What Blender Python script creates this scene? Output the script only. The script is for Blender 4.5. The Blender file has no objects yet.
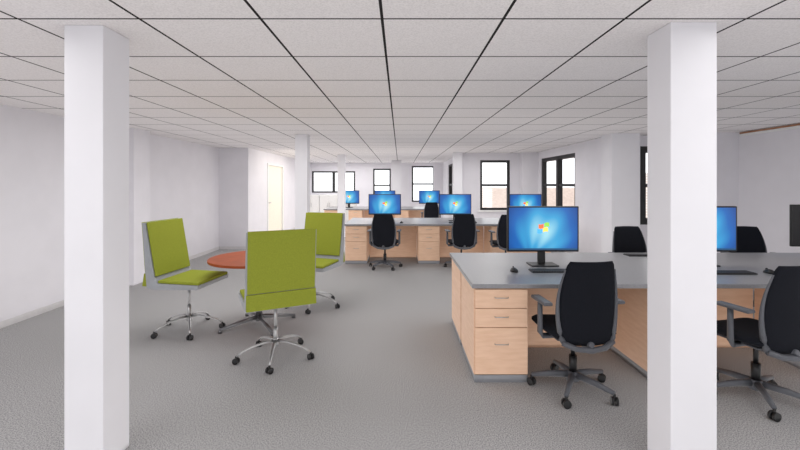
import bpy, bmesh, math, random
from mathutils import Vector, Matrix
random.seed(3)
S=bpy.context.scene
COL=S.collection
H=2.33
# ---------------------------------------------------------------- materials
def lin(c):
    return tuple((v/255/12.92 if v/255<=0.04045 else ((v/255+0.055)/1.055)**2.4) for v in c)+(1,)
def mat(name,c,rough=0.6,metal=0.0,var=0.0,scale=20,bump=0.0,spec=0.5,emit=None,es=1.0,c2=None,stretch=None,detail=3):
    m=bpy.data.materials.new(name); m.use_nodes=True
    nt=m.node_tree; b=nt.nodes['Principled BSDF']
    b.inputs['Base Color'].default_value=lin(c); b.inputs['Roughness'].default_value=rough
    b.inputs['Metallic'].default_value=metal; b.inputs['Specular IOR Level'].default_value=spec
    tc=nt.nodes.new('ShaderNodeTexCoord'); mp=nt.nodes.new('ShaderNodeMapping')
    nt.links.new(tc.outputs['Object'],mp.inputs['Vector'])
    if stretch: mp.inputs['Scale'].default_value=stretch
    nz=nt.nodes.new('ShaderNodeTexNoise'); nz.inputs['Scale'].default_value=scale; nz.inputs['Detail'].default_value=detail
    nt.links.new(mp.outputs['Vector'],nz.inputs['Vector'])
    rp=nt.nodes.new('ShaderNodeValToRGB')
    rp.color_ramp.elements[0].position=0.35; rp.color_ramp.elements[1].position=0.65
    if c2 is None:
        c2=tuple(min(255,v*(1+var)) for v in c); c1=tuple(v*(1-var) for v in c)
    else: c1=c
    rp.color_ramp.elements[0].color=lin(c1); rp.color_ramp.elements[1].color=lin(c2)
    nt.links.new(nz.outputs['Fac'],rp.inputs['Fac']); nt.links.new(rp.outputs['Color'],b.inputs['Base Color'])
    if bump:
        bp=nt.nodes.new('ShaderNodeBump'); bp.inputs['Strength'].default_value=bump; bp.inputs['Distance'].default_value=0.01
        nt.links.new(nz.outputs['Fac'],bp.inputs['Height']); nt.links.new(bp.outputs['Normal'],b.inputs['Normal'])
    if emit:
        b.inputs['Emission Color'].default_value=lin(emit); b.inputs['Emission Strength'].default_value=es
    return m
M={}
M['wall']=mat('painted_wall',(226,224,229),0.9,var=0.008,scale=3)
M['column']=mat('painted_column',(228,227,231),0.85,var=0.006,scale=3)
M['base']=mat('baseboard_paint',(214,212,213),0.8,var=0.01)
M['carpet']=mat('carpet',(130,130,131),1.0,c2=(194,193,193),scale=135,spec=0.1,detail=3)
M['wood']=mat('maple_laminate',(226,187,157),0.5,c2=(234,197,169),scale=6,stretch=(1,1,7),spec=.3)
M['top']=mat('grey_laminate',(136,136,139),0.3,var=0.03,scale=60)
M['kick']=mat('grey_plinth',(138,140,145),0.5,var=0.02)
M['steel']=mat('brushed_steel',(190,190,192),0.3,metal=0.9,var=0.03)
M['dsteel']=mat('dark_steel',(120,120,122),0.35,metal=0.8,var=0.03)
M['chrome']=mat('satin_chrome',(180,180,180),0.3,metal=1.0,var=0.02)
M['green']=mat('green_fabric',(143,151,56),0.9,var=0.03,scale=120,spec=0.1)
M['shell']=mat('grey_shell',(156,159,164),0.45,var=0.02)
M['red']=mat('orange_red_table',(150,72,36),0.45,var=0.05,scale=8,spec=.15)
M['fabric']=mat('black_fabric',(20,22,29),0.9,var=0.15,scale=200,bump=0.2,spec=0.2)
M['cframe']=mat('grey_plastic',(84,86,92),0.45,var=0.03)
M['black']=mat('black_plastic',(18,18,20),0.4,var=0.1)
M['dark']=mat('dark_frame',(34,33,34),0.5,var=0.05)
M['door']=mat('cream_door',(242,234,218),0.6,var=0.01)
M['white']=mat('white_laminate',(232,232,231),0.6,var=0.01)
M['brown']=mat('brown_wood_trim',(165,115,85),0.6,c2=(190,142,112),scale=10)
M['key']=mat('key_plastic',(40,40,44),0.5,var=0.05)
M['lr']=mat('logo_red',(225,80,30),0.5,emit=(232,120,70),es=1)
M['lg']=mat('logo_green',(120,190,40),0.5,emit=(150,205,90),es=1)
M['lb']=mat('logo_blue',(50,150,230),0.5,emit=(90,175,240),es=1)
M['ly']=mat('logo_yellow',(250,200,40),0.5,emit=(250,218,110),es=1)
M['bar']=mat('task_bar',(20,50,80),0.4,emit=(40,85,125),es=0.8)
def mknode(nt):
    def mth(op,a,bv=None,c=None):
        n=nt.nodes.new('ShaderNodeMath'); n.operation=op
        for i,v in enumerate((a,bv,c)):
            if v is None: continue
            if isinstance(v,(int,float)): n.inputs[i].default_value=v
            else: nt.links.new(v,n.inputs[i])
        return n.outputs[0]
    return mth
# ceiling
def ceiling_mat():
    m=bpy.data.materials.new('ceiling_tiles'); m.use_nodes=True; nt=m.node_tree; b=nt.nodes['Principled BSDF']
    b.inputs['Roughness'].default_value=0.95; b.inputs['Specular IOR Level'].default_value=.1
    tc=nt.nodes.new('ShaderNodeTexCoord'); sx=nt.nodes.new('ShaderNodeSeparateXYZ')
    nt.links.new(tc.outputs['Object'],sx.inputs[0]); mth=mknode(nt)
    def line(o,off,w):
        d=mth('PINGPONG',mth('ADD',o,off),0.305)   # distance to nearest line
        return mth('LESS_THAN',d,w)
    lx=line(sx.outputs['X'],0.09+6.1,0.0075)
    ly=line(sx.outputs['Y'],-2.06+6.1,0.0075)
    nz=nt.nodes.new('ShaderNodeTexNoise'); nz.inputs['Scale'].default_value=120; nz.inputs['Detail'].default_value=3
    nt.links.new(tc.outputs['Object'],nz.inputs['Vector'])
    rp=nt.nodes.new('ShaderNodeValToRGB'); rp.color_ramp.elements[0].position=0.3; rp.color_ramp.elements[1].position=0.6
    rp.color_ramp.elements[0].color=lin((218,214,214)); rp.color_ramp.elements[1].color=lin((234,230,230))
    nt.links.new(nz.outputs['Fac'],rp.inputs['Fac'])
    m1=nt.nodes.new('ShaderNodeMixRGB'); m1.inputs['Color2'].default_value=lin((62,58,57))
    nt.links.new(ly,m1.inputs['Fac']); nt.links.new(rp.outputs['Color'],m1.inputs['Color1'])
    m2=nt.nodes.new('ShaderNodeMixRGB'); m2.inputs['Color2'].default_value=lin((45,42,42))
    nt.links.new(lx,m2.inputs['Fac']); nt.links.new(m1.outputs[0],m2.inputs['Color1'])
    nt.links.new(m2.outputs[0],b.inputs['Base Color'])
    return m
M['ceil']=ceiling_mat()
def screen_mat():
    m=bpy.data.materials.new('blue_desktop_screen'); m.use_nodes=True; nt=m.node_tree; b=nt.nodes['Principled BSDF']
    mth=mknode(nt)
    tc=nt.nodes.new('ShaderNodeTexCoord'); mp=nt.nodes.new('ShaderNodeMapping')
    mp.inputs['Location'].default_value=(0,0,-0.31*2.5); mp.inputs['Scale'].default_value=(2.6,0.01,2.5)
    g=nt.nodes.new('ShaderNodeTexGradient'); g.gradient_type='SPHERICAL'
    nt.links.new(tc.outputs['Object'],mp.inputs['Vector']); nt.links.new(mp.outputs['Vector'],g.inputs['Vector'])
    sx=nt.nodes.new('ShaderNodeSeparateXYZ'); nt.links.new(tc.outputs['Object'],sx.inputs[0])
    ang=mth('ARCTAN2',mth('ADD',sx.outputs['X'],.12),mth('SUBTRACT',sx.outputs['Z'],.05))
    ray=mth('MULTIPLY',mth('SINE',mth('MULTIPLY',ang,13.0)),.05)
    fac=mth('ADD',g.outputs['Fac'],mth('MULTIPLY',ray,mth('MULTIPLY',g.outputs['Fac'],2.0)))
    rp=nt.nodes.new('ShaderNodeValToRGB'); e=rp.color_ramp.elements
    e[0].position=0.0; e[0].color=lin((10,66,145)); e[1].position=1.0; e[1].color=lin((175,238,252))
    x=e.new(0.3); x.color=lin((22,104,188)); x=e.new(0.6); x.color=lin((60,172,226))
    nt.links.new(fac,rp.inputs['Fac'])
    b.inputs['Base Color'].default_value=(0.01,0.01,0.02,1); b.inputs['Roughness'].default_value=0.3
    nt.links.new(rp.outputs['Color'],b.inputs['Emission Color']); b.inputs['Emission Strength'].default_value=0.95
    return m
M['screen']=screen_mat()
def brick_mat():
    m=bpy.data.materials.new('brick'); m.use_nodes=True; nt=m.node_tree; b=nt.nodes['Principled BSDF']
    t=nt.nodes.new('ShaderNodeTexBrick'); t.inputs['Scale'].default_value=5.0
    t.inputs['Color1'].default_value=lin((202,184,172)); t.inputs['Color2'].default_value=lin((188,168,156)); t.inputs['Mortar'].default_value=lin((212,204,198))  # bricks lightened in colour to look washed out by outdoor overexposure
    tc=nt.nodes.new('ShaderNodeTexCoord'); mp=nt.nodes.new('ShaderNodeMapping'); mp.inputs['Rotation'].default_value=(math.pi/2,0,0)
    nt.links.new(tc.outputs['Object'],mp.inputs['Vector']); nt.links.new(mp.outputs['Vector'],t.inputs['Vector'])
    nt.links.new(t.outputs['Color'],b.inputs['Base Color']); b.inputs['Roughness'].default_value=0.9
    return m
M['brick']=brick_mat()
# ---------------------------------------------------------------- builder
class B:
    def __init__(s): s.bm=bmesh.new()
    def box(s,lo,hi,mi=0):
        vs=[s.bm.verts.new((x,y,z)) for x in (lo[0],hi[0]) for y in (lo[1],hi[1]) for z in (lo[2],hi[2])]
        for f in ((0,1,3,2),(4,6,7,5),(0,4,5,1),(2,3,7,6),(0,2,6,4),(1,5,7,3)):
            s.bm.faces.new([vs[i] for i in f]).material_index=mi
        return s
    def slab(s,p0,p1,up,w,t,mi=0):
        p0=Vector(p0);p1=Vector(p1);u=Vector(up).normalized()*t;ww=Vector((w/2,0,0))
        c=[p0-ww,p0+ww,p1+ww,p1-ww]; vs=[s.bm.verts.new(v) for v in c]+[s.bm.verts.new(v+u) for v in c]
        for f in ((3,2,1,0),(4,5,6,7),(0,1,5,4),(1,2,6,5),(2,3,7,6),(3,0,4,7)):
            s.bm.faces.new([vs[i] for i in f]).material_index=mi
        return s
    def poly(s,pts,x0,x1):
        a=[s.bm.verts.new((x0,p[0],p[1])) for p in pts]; b=[s.bm.verts.new((x1,p[0],p[1])) for p in pts]
        s.bm.faces.new(a); s.bm.faces.new(b[::-1]); n=len(pts)
        for i in range(n): s.bm.faces.new([a[i],b[i],b[(i+1)%n],a[(i+1)%n]])
        return s
    def tube(s,pts,rs,seg=12,sq=None):
        pts=[Vector(p) for p in pts]
        if not isinstance(rs,(list,tuple)): rs=[rs]*len(pts)
        rings=[]
        for i,p in enumerate(pts):
            d=(pts[min(i+1,len(pts)-1)]-pts[max(i-1,0)]).normalized()
            ref=Vector((0,0,1)) if abs(d.z)<0.95 else Vector((0,1,0))
            a=d.cross(ref).normalized(); b=a.cross(d).normalized(); ring=[]
            for k in range(seg):
                t=2*math.pi*k/seg
                ring.append(s.bm.verts.new(p+a*math.cos(t)*rs[i]*(sq or 1)+b*math.sin(t)*rs[i]))
            rings.append(ring)
        for i in range(len(rings)-1):
            for k in range(seg):
                s.bm.faces.new([rings[i][k],rings[i][(k+1)%seg],rings[i+1][(k+1)%seg],rings[i+1][k]]).smooth=True
        s.bm.faces.new(rings[0][::-1]); s.bm.faces.new(rings[-1]); return s
    def cyl(s,a,b,r,r2=None,seg=20): return s.tube([a,b],[r,r if r2 is None else r2],seg)
    def ell(s,c,r,seg=16,half=False):
        res=bmesh.ops.create_uvsphere(s.bm,u_segments=seg,v_segments=seg//2,radius=1)
        for v in res['verts']:
            z=v.co.z
            if half and z<0: z=0
            v.co=Vector((c[0]+v.co.x*r[0],c[1]+v.co.y*r[1],c[2]+z*r[2]))
        for v in res['verts']:
            for f in v.link_faces: f.smooth=True
        return s
    def panel(s,fn,nu=14,nv=16,t=0.03):
        g=[[Vector(fn(i/nu*2-1,j/nv)) for i in range(nu+1)] for j in range(nv+1)]
        def nrm(j,i):
            du=g[j][min(i+1,nu)]-g[j][max(i-1,0)]; dv=g[min(j+1,nv)][i]-g[max(j-1,0)][i]
            return du.cross(dv).normalized()
        F=[];K=[]
        for j in range(nv+1):
            rf=[];rk=[]
            for i in range(nu+1):
                u=abs(i/nu*2-1); v=abs(j/nv*2-1); e=(max(0,1-u**6)*max(0,1-v**8))**0.5
                th=t*(0.25+0.75*e)/2; n=nrm(j,i)
                rf.append(s.bm.verts.new(g[j][i]+n*th)); rk.append(s.bm.verts.new(g[j][i]-n*th))
            F.append(rf);K.append(rk)
        for j in range(nv):
            for i in range(nu):
                s.bm.faces.new([F[j][i],F[j][i+1],F[j+1][i+1],F[j+1][i]]).smooth=True
                s.bm.faces.new([K[j][i],K[j+1][i],K[j+1][i+1],K[j][i+1]]).smooth=True
        loop=[(0,i) for i in range(nu)]+[(j,nu) for j in range(nv)]+[(nv,i) for i in range(nu,0,-1)]+[(j,0) for j in range(nv,0,-1)]
        for k in range(len(loop)):
            a=loop[k];b=loop[(k+1)%len(loop)]
            s.bm.faces.new([F[b[0]][b[1]],F[a[0]][a[1]],K[a[0]][a[1]],K[b[0]][b[1]]]).smooth=True
        return s
    def make(s,name,m,parent=None,loc=(0,0,0),rz=0,bevel=0,label=None,seg=2):
        bmesh.ops.recalc_face_normals(s.bm,faces=s.bm.faces[:])
        me=bpy.data.meshes.new(name); s.bm.to_mesh(me); s.bm.free()
        for mm in (m if isinstance(m,list) else [m]): me.materials.append(M[mm])
        o=bpy.data.objects.new(name,me); COL.objects.link(o); o.location=loc; o.rotation_euler=(0,0,rz)
        if parent: o.parent=parent
        if bevel:
            bv=o.modifiers.new('bevel','BEVEL'); bv.width=bevel; bv.segments=seg; bv.limit_method='ANGLE'
        if label: o['label']=label
        return o
def thing(name,label,cat,loc=(0,0,0),rz=0,group=None):
    o=bpy.data.objects.new(name,None); COL.objects.link(o); o.empty_display_size=0.1
    o.location=loc; o.rotation_euler=(0,0,rz); o['label']=label; o['category']=cat
    if group: o['group']=group
    return o
def tag(o,label,cat,group=None):
    o['label']=label;o['category']=cat
    if group:o['group']=group
    return o
def dup(src,loc,rz=None,label=None):
    def rec(o,par):
        n=o.copy(); COL.objects.link(n)
        if par: n.parent=par
        for c in list(o.children): rec(c,n)
        return n
    n=rec(src,None); n.location=loc
    if rz is not None: n.rotation_euler=(0,0,rz)
    if label: n['label']=label
    return n
def struct(o): o['kind']='structure'; return o
# ---------------------------------------------------------------- room
Y0=-3.0
def wall(name,axis,c,a,b,out,ops=(),t=0.15,m='wall'):
    bd=B(); cuts=sorted(set([a,b]+[v for o in ops for v in o[:2]]))
    lo,hi=(c,c+t) if out>0 else (c-t,c)
    def bx(s0,s1,z0,z1):
        if s1-s0<1e-5 or z1-z0<1e-5: return
        if axis=='x': bd.box((s0,lo,z0),(s1,hi,z1))
        else: bd.box((lo,s0,z0),(hi,s1,z1))
    for s0,s1 in zip(cuts[:-1],cuts[1:]):
        op=[o for o in ops if o[0]<=s0+1e-6 and o[1]>=s1-1e-6]
        if op: bx(s0,s1,0,op[0][2]); bx(s0,s1,op[0][3],H)
        else: bx(s0,s1,0,H)
    return struct(bd.make(name,m))
WN=[0]
def window(axis,c,a,b,z0,z1,out,mull=0,double=True,f=.06,mv=.04):
    WN[0]+=1; bd=B()
    def bx(s0,s1,zz0,zz1,d0,d1):
        lo,hi=sorted((c+out*d0,c+out*d1))
        if axis=='x': bd.box((s0,lo,zz0),(s1,hi,zz1))
        else: bd.box((lo,s0,zz0),(hi,s1,zz1))
    for s0,s1 in ((a,a+f),(b-f,b)): bx(s0,s1,z0,z1,0.02,0.12)
    bx(a+f,b-f,z1-f,z1,0.02,0.12); bx(a+f,b-f,z0,z0+f,0.02,0.12)
    if double: zm=(z0+z1)/2; bx(a+f,b-f,zm-0.03,zm+0.03,0.03,0.11)
    for k in range(mull):
        s=a+(b-a)*(k+1)/(mull+1); bx(s-mv,s+mv,z0,z1,0.015,0.125)
    return struct(bd.make('window_%d'%WN[0],'dark'))
bd=B(); bd.box((-4.3,Y0-.15,-0.1),(5.6,16.15,0)); struct(bd.make('floor','carpet'))
bd=B(); bd.box((-4.3,Y0-.15,H),(5.6,16.15,H+0.1)); struct(bd.make('ceiling','ceil'))
wall('wall_left','y',-4.15,Y0,9.4,-1)
wall('wall_alcove','x',9.4,-4.3,-3.48,1)
wall('wall_door_side','y',-3.48,9.55,16.0,-1,[(10.75,12.2,0,2.05)])
far=[(-3.44,-1.75,1.16,2.0),(-1.05,-.36,.8,2.1),(.46,1.34,.8,2.2)]
wall('wall_far','x',16.0,-3.63,1.8,1,far)
for i,(a,b,z0,z1) in enumerate(far): window('x',16.0,a,b,z0,z1,1,mull=(1 if i==0 else 0),double=(i>0),mv=.05)
wall('wall_far_side','y',1.65,11.0,16.0,1,[(12.4,14.0,.8,2.15)])
window('y',1.65,12.4,14.0,.8,2.15,1)
wall('wall_back','x',11.0,1.8,3.78,1,[(2.15,2.95,.8,2.14)])
window('x',11.0,2.15,2.95,.8,2.14,1)
wall('wall_side','y',3.63,7.05,11.0,1,[(8.5,10.55,.8,2.15)])
window('y',3.63,8.5,10.55,.8,2.15,1,mull=1,f=.08,mv=.06)
wall('wall_recess','x',7.05,3.78,5.6,1,[(4.13,4.95,.8,2.15)])
window('x',7.05,4.13,4.95,.8,2.15,1,f=.11)
rt=[(0.2,2.2,.8,2.15)]
wall('wall_right','y',5.45,Y0,7.05,1,rt)
window('y',5.45,0.2,2.2,.8,2.15,1,mull=1)
fr=[(-3.6,-1.2,.5,2.15),(-.6,1.8,.5,2.15),(2.4,4.8,.5,2.15)]
wall('wall_front','x',Y0,-4.3,5.6,-1,fr)
for a,b,z0,z1 in fr: window('x',Y0,a,b,z0,z1,-1,mull=1)
TN=[0]
def trim(lo,hi,m='wall'):
    TN[0]+=1; return struct(B().box(lo,hi).make('trim_%d'%TN[0],m))
trim((-4.15,6.05,0),(-3.93,6.45,H))
trim((3.46,6.7,0),(3.92,7.05,H),'column')
trim((5.1,6.6,0),(5.45,7.05,H))
trim((3.2,10.75,0),(3.63,11.0,H))
trim((1.3,15.8,0),(1.65,16.0,H))
trim((5.425,2.6,2.295),(5.45,6.55,2.322),'brown')
trim((5.42,2.6,2.265),(5.45,6.55,2.295),'white')
trim((2.08,10.93,.76),(3.02,11.0,.8),'white')
trim((3.56,8.42,.76),(3.63,10.62,.8),'white')
def baseb(name,lo,hi): struct(B().box(lo,(hi[0],hi[1],.07)).make('baseboard_'+name,'base'))
baseb('left',(-4.15,Y0,0),(-4.14,6.05,.09)); baseb('left_rear',(-4.15,6.45,0),(-4.14,9.4,.09))
baseb('alcove',(-4.138,9.388,0),(-3.48,9.4,.09)); baseb('door_side',(-3.48,9.4,0),(-3.468,10.7,.09))
baseb('door_rear',(-3.48,12.25,0),(-3.468,16,.09))
baseb('right',(5.438,Y0,0),(5.45,6.6,.09)); baseb('far',(-3.46,15.988,0),(-.36,16,.09))
baseb('back',(1.7,10.988,0),(3.2,11,.09)); baseb('side',(3.618,7.06,0),(3.63,10.75,.09))
# door
d=B().box((-3.56,10.8,.01),(-3.51,12.15,2.0)).make('door_1','door',bevel=.004); struct(d)
bd=B(); bd.box((-3.58,10.75,0),(-3.46,10.8,2.05)); bd.box((-3.58,12.15,0),(-3.46,12.2,2.05)); bd.box((-3.58,10.8,2.0),(-3.46,12.15,2.05))
TN[0]+=1; struct(bd.make('trim_%d'%TN[0],'white'))
h=B().cyl((-3.51,10.9,1.0),(-3.46,10.9,1.0),.012).tube([(-3.46,10.9,1.0),(-3.46,11.02,1.0)],.01).make('handle','steel',parent=d)
# columns
def column(x0,x1,y0,y1,lab):
    o=B().box((x0,y0,0),(x1,y1,H)).make('column','column',bevel=.004)
    tag(o,lab,'column','square white columns')
column(-1.754,-1.55,2.14,2.35,'square white painted column beside the green chairs')
column(1.386,1.624,2.10,2.30,'square white painted column in front of the grey worktop')
column(-1.754,-1.55,6.85,7.05,'slim square white column behind the meeting table')
column(-1.754,-1.55,11.5,11.7,'slim square white column near the white cabinets')
column(1.40,1.63,10.72,10.93,'slim square white column by the rear wall corner')
column(-.30,.05,14.3,14.5,'square white column behind the rear desk row')
# ---------------------------------------------------------------- outside
o=B().box((4.5,20,-6),(14,26,1.3)).make('building','brick'); tag(o,'pale washed-out brick building outside the windows','building')
o=B().box((9,3,-6),(14,18,1.9)).make('building','brick'); tag(o,'pale washed-out brick building across the street','building')
# ---------------------------------------------------------------- task chair
def caster(bd,x,y,ang,r=.028):
    dx,dy=math.cos(ang),math.sin(ang)
    for s in (-1,1):
        c=Vector((x+dx*s*.014,y+dy*s*.014,r)); v=Vector((dx,dy,0))*.008
        bd.cyl(c-v,c+v,r,seg=16)
    bd.cyl((x,y,r),(x,y,r*2.6),.009,seg=8)
def task_chair(loc,rz,label):
    g='black mesh task chairs'
    r=thing('office_chair',label,'chair',loc,rz,g)
    bd=B(); bd.cyl((0,0,.07),(0,0,.135),.045,.038)
    for k in range(5):
        a=math.pi/2+k*2*math.pi/5; c,s_=math.cos(a),math.sin(a)
        bd.tube([(c*.03,s_*.03,.11),(c*.16,s_*.16,.1),(c*.29,s_*.29,.078)],[.026,.022,.016],seg=10,sq=.9)
    bd.make('star_base','cframe',r)
    for k in range(5):
        a=math.pi/2+k*2*math.pi/5
        b2=B(); caster(b2,math.cos(a)*.29,math.sin(a)*.29,a+.6); b2.make('caster','black',r)
    B().cyl((0,0,.13),(0,0,.25),.028).cyl((0,0,.25),(0,0,.40),.016).make('gas_lift','black',r)
    B().box((-.08,-.14,.375),(.08,.1,.415)).tube([(0,-.12,.395),(0,-.2,.40),(0,-.255,.42)],[.03,.028,.02],seg=12).make('mechanism','cframe',r,bevel=.01)
    def seat(u,v):
        w=.245*(1-.12*max(0,(v-.6)))*(1-.25*abs(2*v-1)**8)
        return (u*w, -.2+v*.45, .455-.4*5*max(0,v-.8)**2*5*.035+.012*u*u)
    B().panel(seat,t=.065).make('seat','fabric',r)
    B().box((-.19,-.15,.412),(.19,.18,.425)).make('seat_pan','cframe',r,bevel=.008)
    def back(u,v):
        w=(.175+.036*math.sin(min(1,v*1.15)*math.pi*.85)-.024*v*v)*(1-.12*abs(2*v-1)**12)
        y=-.205-.02*v-.05*v*v+ .03*math.sin(v*2.6) 
        return (u*w, y-.02+.035*u*u, .405+v*.575)
    B().panel(back,nu=16,nv=22,t=.03).make('backrest','fabric',r)
    bd=B()
    for s in (-1,1):
        pts=[]; rr=[]
        for i in range(13):
            v=i/12*.9; p=back(s*1.0,v); pts.append((p[0]+s*.004,p[1]-.006,p[2])); rr.append(.020-.015*(i/12)**1.1)
        bd.tube(pts,rr,seg=8)
    bd.tube([(-.18,-.2,.42),(-.1,-.235,.39),(0,-.25,.38),(.1,-.235,.39),(.18,-.2,.42)],.02,seg=8)
    bd.make('back_frame','cframe',r)
    for s in (-1,1):
        bd=B(); bd.tube([(s*.1,-.03,.41),(s*.24,-.03,.41),(s*.262,-.03,.44),(s*.262,-.03,.66)],[.018,.02,.02,.018],seg=10)
        bd.make('armrest_support','cframe',r)
        B().box((s*.262-.034,-.17,.66),(s*.262+.034,.06,.685)).make('armrest','cframe',r,bevel=.012,seg=3)
    return r
tc=task_chair((1.265,3.0,0),math.radians(5),'black office chair with grey arms at the drawer pedestal')
dup(tc,(2.49,2.87,0),math.radians(13),'black office chair with grey arms turned slightly beside a column')
dup(tc,(2.80,4.78,0),math.radians(185),'black office chair on the opposite side of the worktop')
dup(tc,(4.16,4.78,0),math.radians(170),'black office chair on the opposite side of the worktop')
dup(tc,(-.27,7.35,0),math.radians(-5),'black office chair at the second desk row')
dup(tc,(1.10,7.35,0),math.radians(5),'black office chair at the second desk row')
dup(tc,(1.86,7.22,0),math.radians(4),'black office chair partly hidden behind a monitor')
dup(tc,(.9,11.9,0),0,'black office chair at the rear desk row')
# ---------------------------------------------------------------- green chair
def green_chair(loc,rz,label):
    r=thing('swivel_chair',label,'chair',loc,rz,'green swivel meeting chairs')
    W=.55
    B().poly([(-.308,1.122),(-.272,.63),(-.258,.49),(-.2,.475),(.27,.485),(.275,.525),(-.15,.535),(-.18,.6),(-.276,1.122)],-W/2,W/2).make('shell','shell',r,bevel=.003)
    bd=B(); bd.slab((0,-.15,.535),(0,.272,.525),(0,0,1),W-.025,.028); bd.make('seat','green',r,bevel=.006)
    bd=B(); bd.slab((0,-.178,.6),(0,-.272,1.124),(0,1,.17),W-.025,.016); bd.make('backrest','green',r,bevel=.004)
    bd=B(); bd.slab((0,-.272,.636),(0,-.308,1.127),(0,-1,-.05),W-.016,.010); bd.make('rear_upholstery','green',r,bevel=.002)
    bd=B(); bd.slab((0,-.268,.630),(0,-.258,.505),(0,-1,.06),W,.018)
    for v in bd.bm.verts:
        if v.co.z<.56 and v.co.y<-.27: v.co.y-=.03
    bd.make('lower_upholstery','green',r,bevel=.002)
    B().box((-.09,-.1,.465),(.09,.12,.485)).cyl((0,0,.2),(0,0,.47),.014).cyl((0,0,.12),(0,0,.26),.02).make('stem','chrome',r)
    bd=B(); bd.cyl((0,0,.10),(0,0,.17),.028,.024)
    A=[math.pi/2+.3+k*2*math.pi/5 for k in range(5)]
    for a in A:
        c,s_=math.cos(a),math.sin(a)
        bd.tube([(c*.02,s_*.02,.145),(c*.1,s_*.1,.14),(c*.2,s_*.2,.118),(c*.27,s_*.27,.092),(c*.32,s_*.32,.062)],[.013,.012,.010,.009,.008],seg=10,sq=1.3)
    bd.make('star_base','chrome',r)
    for a in A:
        b2=B(); caster(b2,math.cos(a)*.32,math.sin(a)*.32,a+.9,.025); b2.make('caster','black',r)
    return r
def head(dx,dy): return math.atan2(dy,dx)-math.pi/2
gc=green_chair((-2.17,4.22,0),head(1,-.12),'lime green swivel chair with grey shell facing the round table')
dup(gc,(-1.08,3.56,0),head(-.46,.89),'lime green swivel chair seen from behind at the round table')
dup(gc,(-1.06,5.05,0),head(-.3,-.95),'lime green swivel chair on the far side of the round table')
# round table
t=thing('meeting_table','round table with orange-red top and steel pedestal base','table',(-1.5,4.36,0))
B().cyl((0,0,.70),(0,0,.725),.5,seg=64).make('table_top','red',t,bevel=.004)
B().cyl((0,0,.05),(0,0,.69),.035).cyl((0,0,.685),(0,0,.70),.14).make('pedestal','dsteel',t)
for k in range(4):
    a=math.radians(38+k*90); c,s_=math.cos(a),math.sin(a)
    B().tube([(c*.03,s_*.03,.09),(c*.2,s_*.2,.065),(c*.40,s_*.40,.03)],[.026,.022,.016],seg=10).cyl((c*.39,s_*.39,0),(c*.39,s_*.39,.03),.02,seg=12).make('foot','dsteel',t)
# ---------------------------------------------------------------- desks
def pedestal(loc,rz,label,w=.41,d=.66):
    r=thing('drawer_pedestal',label,'drawers',loc,rz,'maple drawer pedestals')
    B().box((.0,.02,.055),(w,d,.715)).make('body','wood',r,bevel=.003)
    B().box((.004,.012,0),(w-.004,d-.01,.055)).make('plinth','kick',r)
    for z0,z1 in ((.565,.705),(.42,.56),(.065,.415)):
        dr=B().box((.008,0,z0),(w-.008,.02,z1)).make('drawer','wood',r,bevel=.002)
        zc=z1-.06 if z1-z0<.2 else z1-.12
        B().tube([(w/2-.05,0,zc),(w/2-.048,-.018,zc),(w/2+.048,-.018,zc),(w/2+.05,0,zc)],.0032,seg=8).make('handle','steel',dr)
    return r
def worktop(x0,x1,y0,y1,lab):
    o=B().box((x0,y0,.717),(x1,y1,.75)).make('worktop','top',bevel=.004); tag(o,lab,'desk','grey bench worktops'); return o
def modesty(x0,x1,y,lab='maple modesty panel beneath the worktop'):
    o=B().box((x0,y,.0),(x1,y+.02,.715)).make('modesty_panel','wood',bevel=.001); tag(o,lab,'panel','maple modesty panels')
worktop(.54,4.62,3.07,4.48,'long grey worktop of the double-sided desk')
p=pedestal((.56,3.09,0),0,'maple three-drawer pedestal under the grey worktop')
for x in (1.9,3.24): dup(p,(x,3.09,0),0)
dup(p,(.97,4.46,0),math.pi,'maple three-drawer pedestal facing the opposite side')
for x in (.56,1.9,3.24): modesty(x+.412,x+1.338,3.76)
worktop(-1.05,3.12,7.67,9.1,'grey worktop of the second desk row')
for x in (-1.03,.34,1.71):
    dup(p,(x,7.7,0),0,'maple drawer pedestal in the second desk row'); modesty(x+.412,x+1.368,8.37)
dup(p,(-.62,9.08,0),math.pi,'maple drawer pedestal in the second desk row')
worktop(-2.3,1.3,12.3,13.7,'grey worktop of the rear desk row')
for x in (-1.55,-.15): 
    dup(p,(x,12.32,0),0,'maple drawer pedestal in the rear desk row'); modesty(x+.412,x+1.398,13.0)
dup(p,(-2.28,12.32,0),0,'maple drawer pedestal in the rear desk row')
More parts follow.
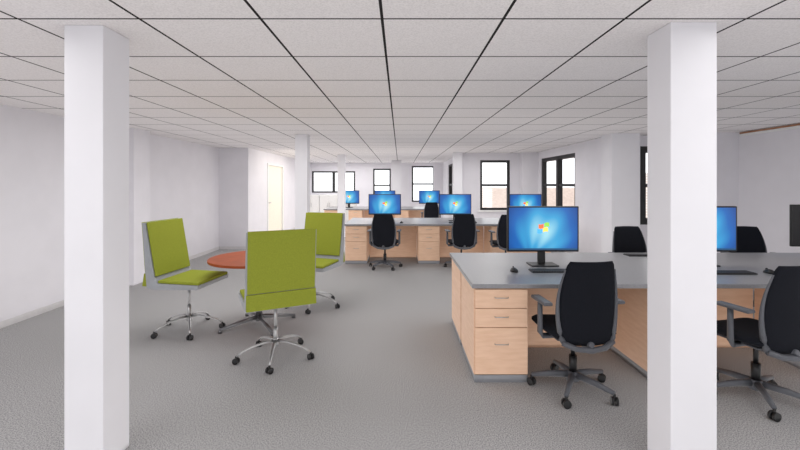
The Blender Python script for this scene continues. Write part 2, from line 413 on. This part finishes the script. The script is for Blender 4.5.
# ---------------------------------------------------------------- monitor
def monitor(loc,rz,label):
    r=thing('computer_monitor',label,'monitor',loc,rz,'black desktop monitors')
    B().box((-.125,-.09,0),(.125,.09,.012)).make('stand_base','black',r,bevel=.01,seg=3)
    B().slab((0,.02,.01),(0,.03,.30),(0,1,0),.07,.02).box((-.05,.012,.25),(.05,.03,.35)).make('stand_neck','black',r,bevel=.004)
    B().box((-.33,-.02,.125),(.33,.012,.545)).make('housing','black',r,bevel=.006)
    B().box((-.315,-.0225,.142),(.315,-.02,.532)).make('screen','screen',r)
    B().box((-.315,-.0232,.142),(.315,-.0226,.158)).make('task_bar','bar',r)
    bd=B(); s=.046; c=(0.0,-.0235,.345)
    for k,(ix,iz) in enumerate(((-1,1),(1,1),(-1,-1),(1,-1))):
        n=6; top=[];bot=[]
        for i in range(n+1):
            u=i/n; x=(u*s+.003)*ix
            wv=.011*math.sin((x/s)*2.4)
            z1=(.003 if iz>0 else -s*.9); z2=(s*.9 if iz>0 else -.003)
            sh=.006*iz
            bot.append(bd.bm.verts.new((c[0]+x+sh,c[1],c[2]+z1+wv))); top.append(bd.bm.verts.new((c[0]+x+sh,c[1],c[2]+z2+wv)))
        for i in range(n):
            f=bd.bm.faces.new([bot[i],bot[i+1],top[i+1],top[i]]); f.material_index=k
    bd.make('screen_logo',['lr','lg','lb','ly'],r)
    return r
mo=monitor((1.32,3.80,.75),0,'black monitor showing blue desktop with four-pane coloured flag')
ml='black monitor with glowing blue desktop wallpaper'
for x,y,rz in ((2.78,3.8,0),(-.31,8.35,0),(1.12,8.35,0),(2.55,8.35,0),(-1.62,13.0,0),(-.48,13.0,0),(.93,13.0,0)):
    dup(mo,(x,y,.75),rz,ml)
dup(mo,(4.24,4.1,.75),math.pi,'black monitor turned away showing its back')
def keyboard(loc,rz):
    r=thing('keyboard','slim black computer keyboard on the worktop','keyboard',loc,rz,'black keyboards')
    B().box((-.18,-.06,0),(.18,.06,.010)).make('keyboard_case','black',r,bevel=.003)
    bd=B()
    for j in range(5):
        for i in range(16):
            x=-.174+i*.0219; z=-.053+j*.0215; bd.box((x,z,.010),(x+.018,z+.017,.014))
    k=bd.make('keys','key',r); k['kind']='stuff'
    return r
kb=keyboard((1.30,3.52,.75),0)
def mouse(loc):
    r=thing('computer_mouse','small black computer mouse','mouse',loc,0,'black mice')
    B().ell((0,0,0),(.032,.055,.034),half=True).make('mouse_body','black',r)
    B().cyl((-.004,.028,.03),(.004,.028,.03),.009,seg=12).make('scroll_wheel','key',r); return r
ms=mouse((.98,3.52,.75))
for x,y in ((2.78,3.45),(-.3,7.9),(1.12,7.9),(3.9,3.5)): dup(kb,(x,y,.75),0); dup(ms,(x+.33,y,.75))
dup(ms,(2.35,3.6,.75)); dup(kb,(2.55,4.3,.75),math.pi)
def cabinet(loc,label):
    r=thing('storage_cabinet',label,'cabinet',loc,0,'white storage cabinets')
    B().box((0,.02,.05),(.62,.45,1.12)).box((.02,.04,0),(.6,.43,.05)).make('body','white',r,bevel=.003)
    for k in range(2):
        d_=B().box((.004+k*.309,0,.06),(.307+k*.309,.02,1.11)).make('door','white',r,bevel=.002)
        xx=.27 if k==0 else .345
        B().box((xx,-.02,.7),(xx+.01,0,.85)).make('handle','steel',d_)
    return r
cab=cabinet((-3.42,14.2,0),'white two-door storage cabinet by the rear windows')
dup(cab,(-2.79,14.2,0),0); dup(cab,(-2.16,14.2,0),0)
# ---------------------------------------------------------------- lights
def area(loc,rot,sx,sy,e,c=(1,1,1)):
    l=bpy.data.lights.new('fill_light','AREA'); l.shape='RECTANGLE'; l.size=sx; l.size_y=sy; l.energy=e; l.color=c
    o=bpy.data.objects.new('fill_light',l); COL.objects.link(o); o.location=loc; o.rotation_euler=rot; return o
dn=(0,0,0); up=(math.pi,0,0)
for x,y,e in ((-2.6,.9,22),(2.4,.9,22),(0,.3,20),(-1.8,5,33),(2,5,31),(-1,9.3,42),(1.8,9,30)):
    area((x,y,H-.03),dn,1.6,2.2,e,(1,.99,.98))  # added ceiling-level fills without fixtures, lighting the room from above
area((-1.2,12.7,H-.03),dn,2.4,1.4,42,(1,.985,.97))  # this and the next: added fills brightening the rear, no fixtures
area((-1.9,14.9,H-.03),dn,2.2,1.0,22,(1,.985,.97))
area((.65,2.0,.012),up,9.4,9.9,124,(1,.98,.972))  # added upward fills at floor level, standing in for bounce onto the ceiling
area((.07,9.0,.012),up,6.9,4.0,42,(1,.98,.97))
area((-.9,13.5,.012),up,5.0,4.9,54,(1,.98,.97))
# added warm fill, no fixture, tinting the wall with the door
area((-2.6,11.2,H-.03),(0,math.radians(35),0),.4,2.6,22,(1,.93,.83))
area((0.5,Y0+.3,1.3),(math.radians(90),0,0),8,1.8,16)  # added front fill behind the camera, not a room lamp
W=bpy.data.worlds.new('world'); S.world=W; W.use_nodes=True
bg=W.node_tree.nodes['Background']; bg.inputs[0].default_value=(.96,.975,1,1); bg.inputs[1].default_value=2.2
S.view_settings.view_transform='Standard'; S.view_settings.look='None'
# ---------------------------------------------------------------- camera
cd=bpy.data.cameras.new('camera'); cam=bpy.data.objects.new('camera',cd); COL.objects.link(cam)
cd.sensor_width=36; cd.lens=36*410/800; cd.shift_y=-41/800
cam.location=(0,0,1.5); cam.rotation_euler=(math.radians(90),0,0); cd.clip_start=.05
S.camera=cam
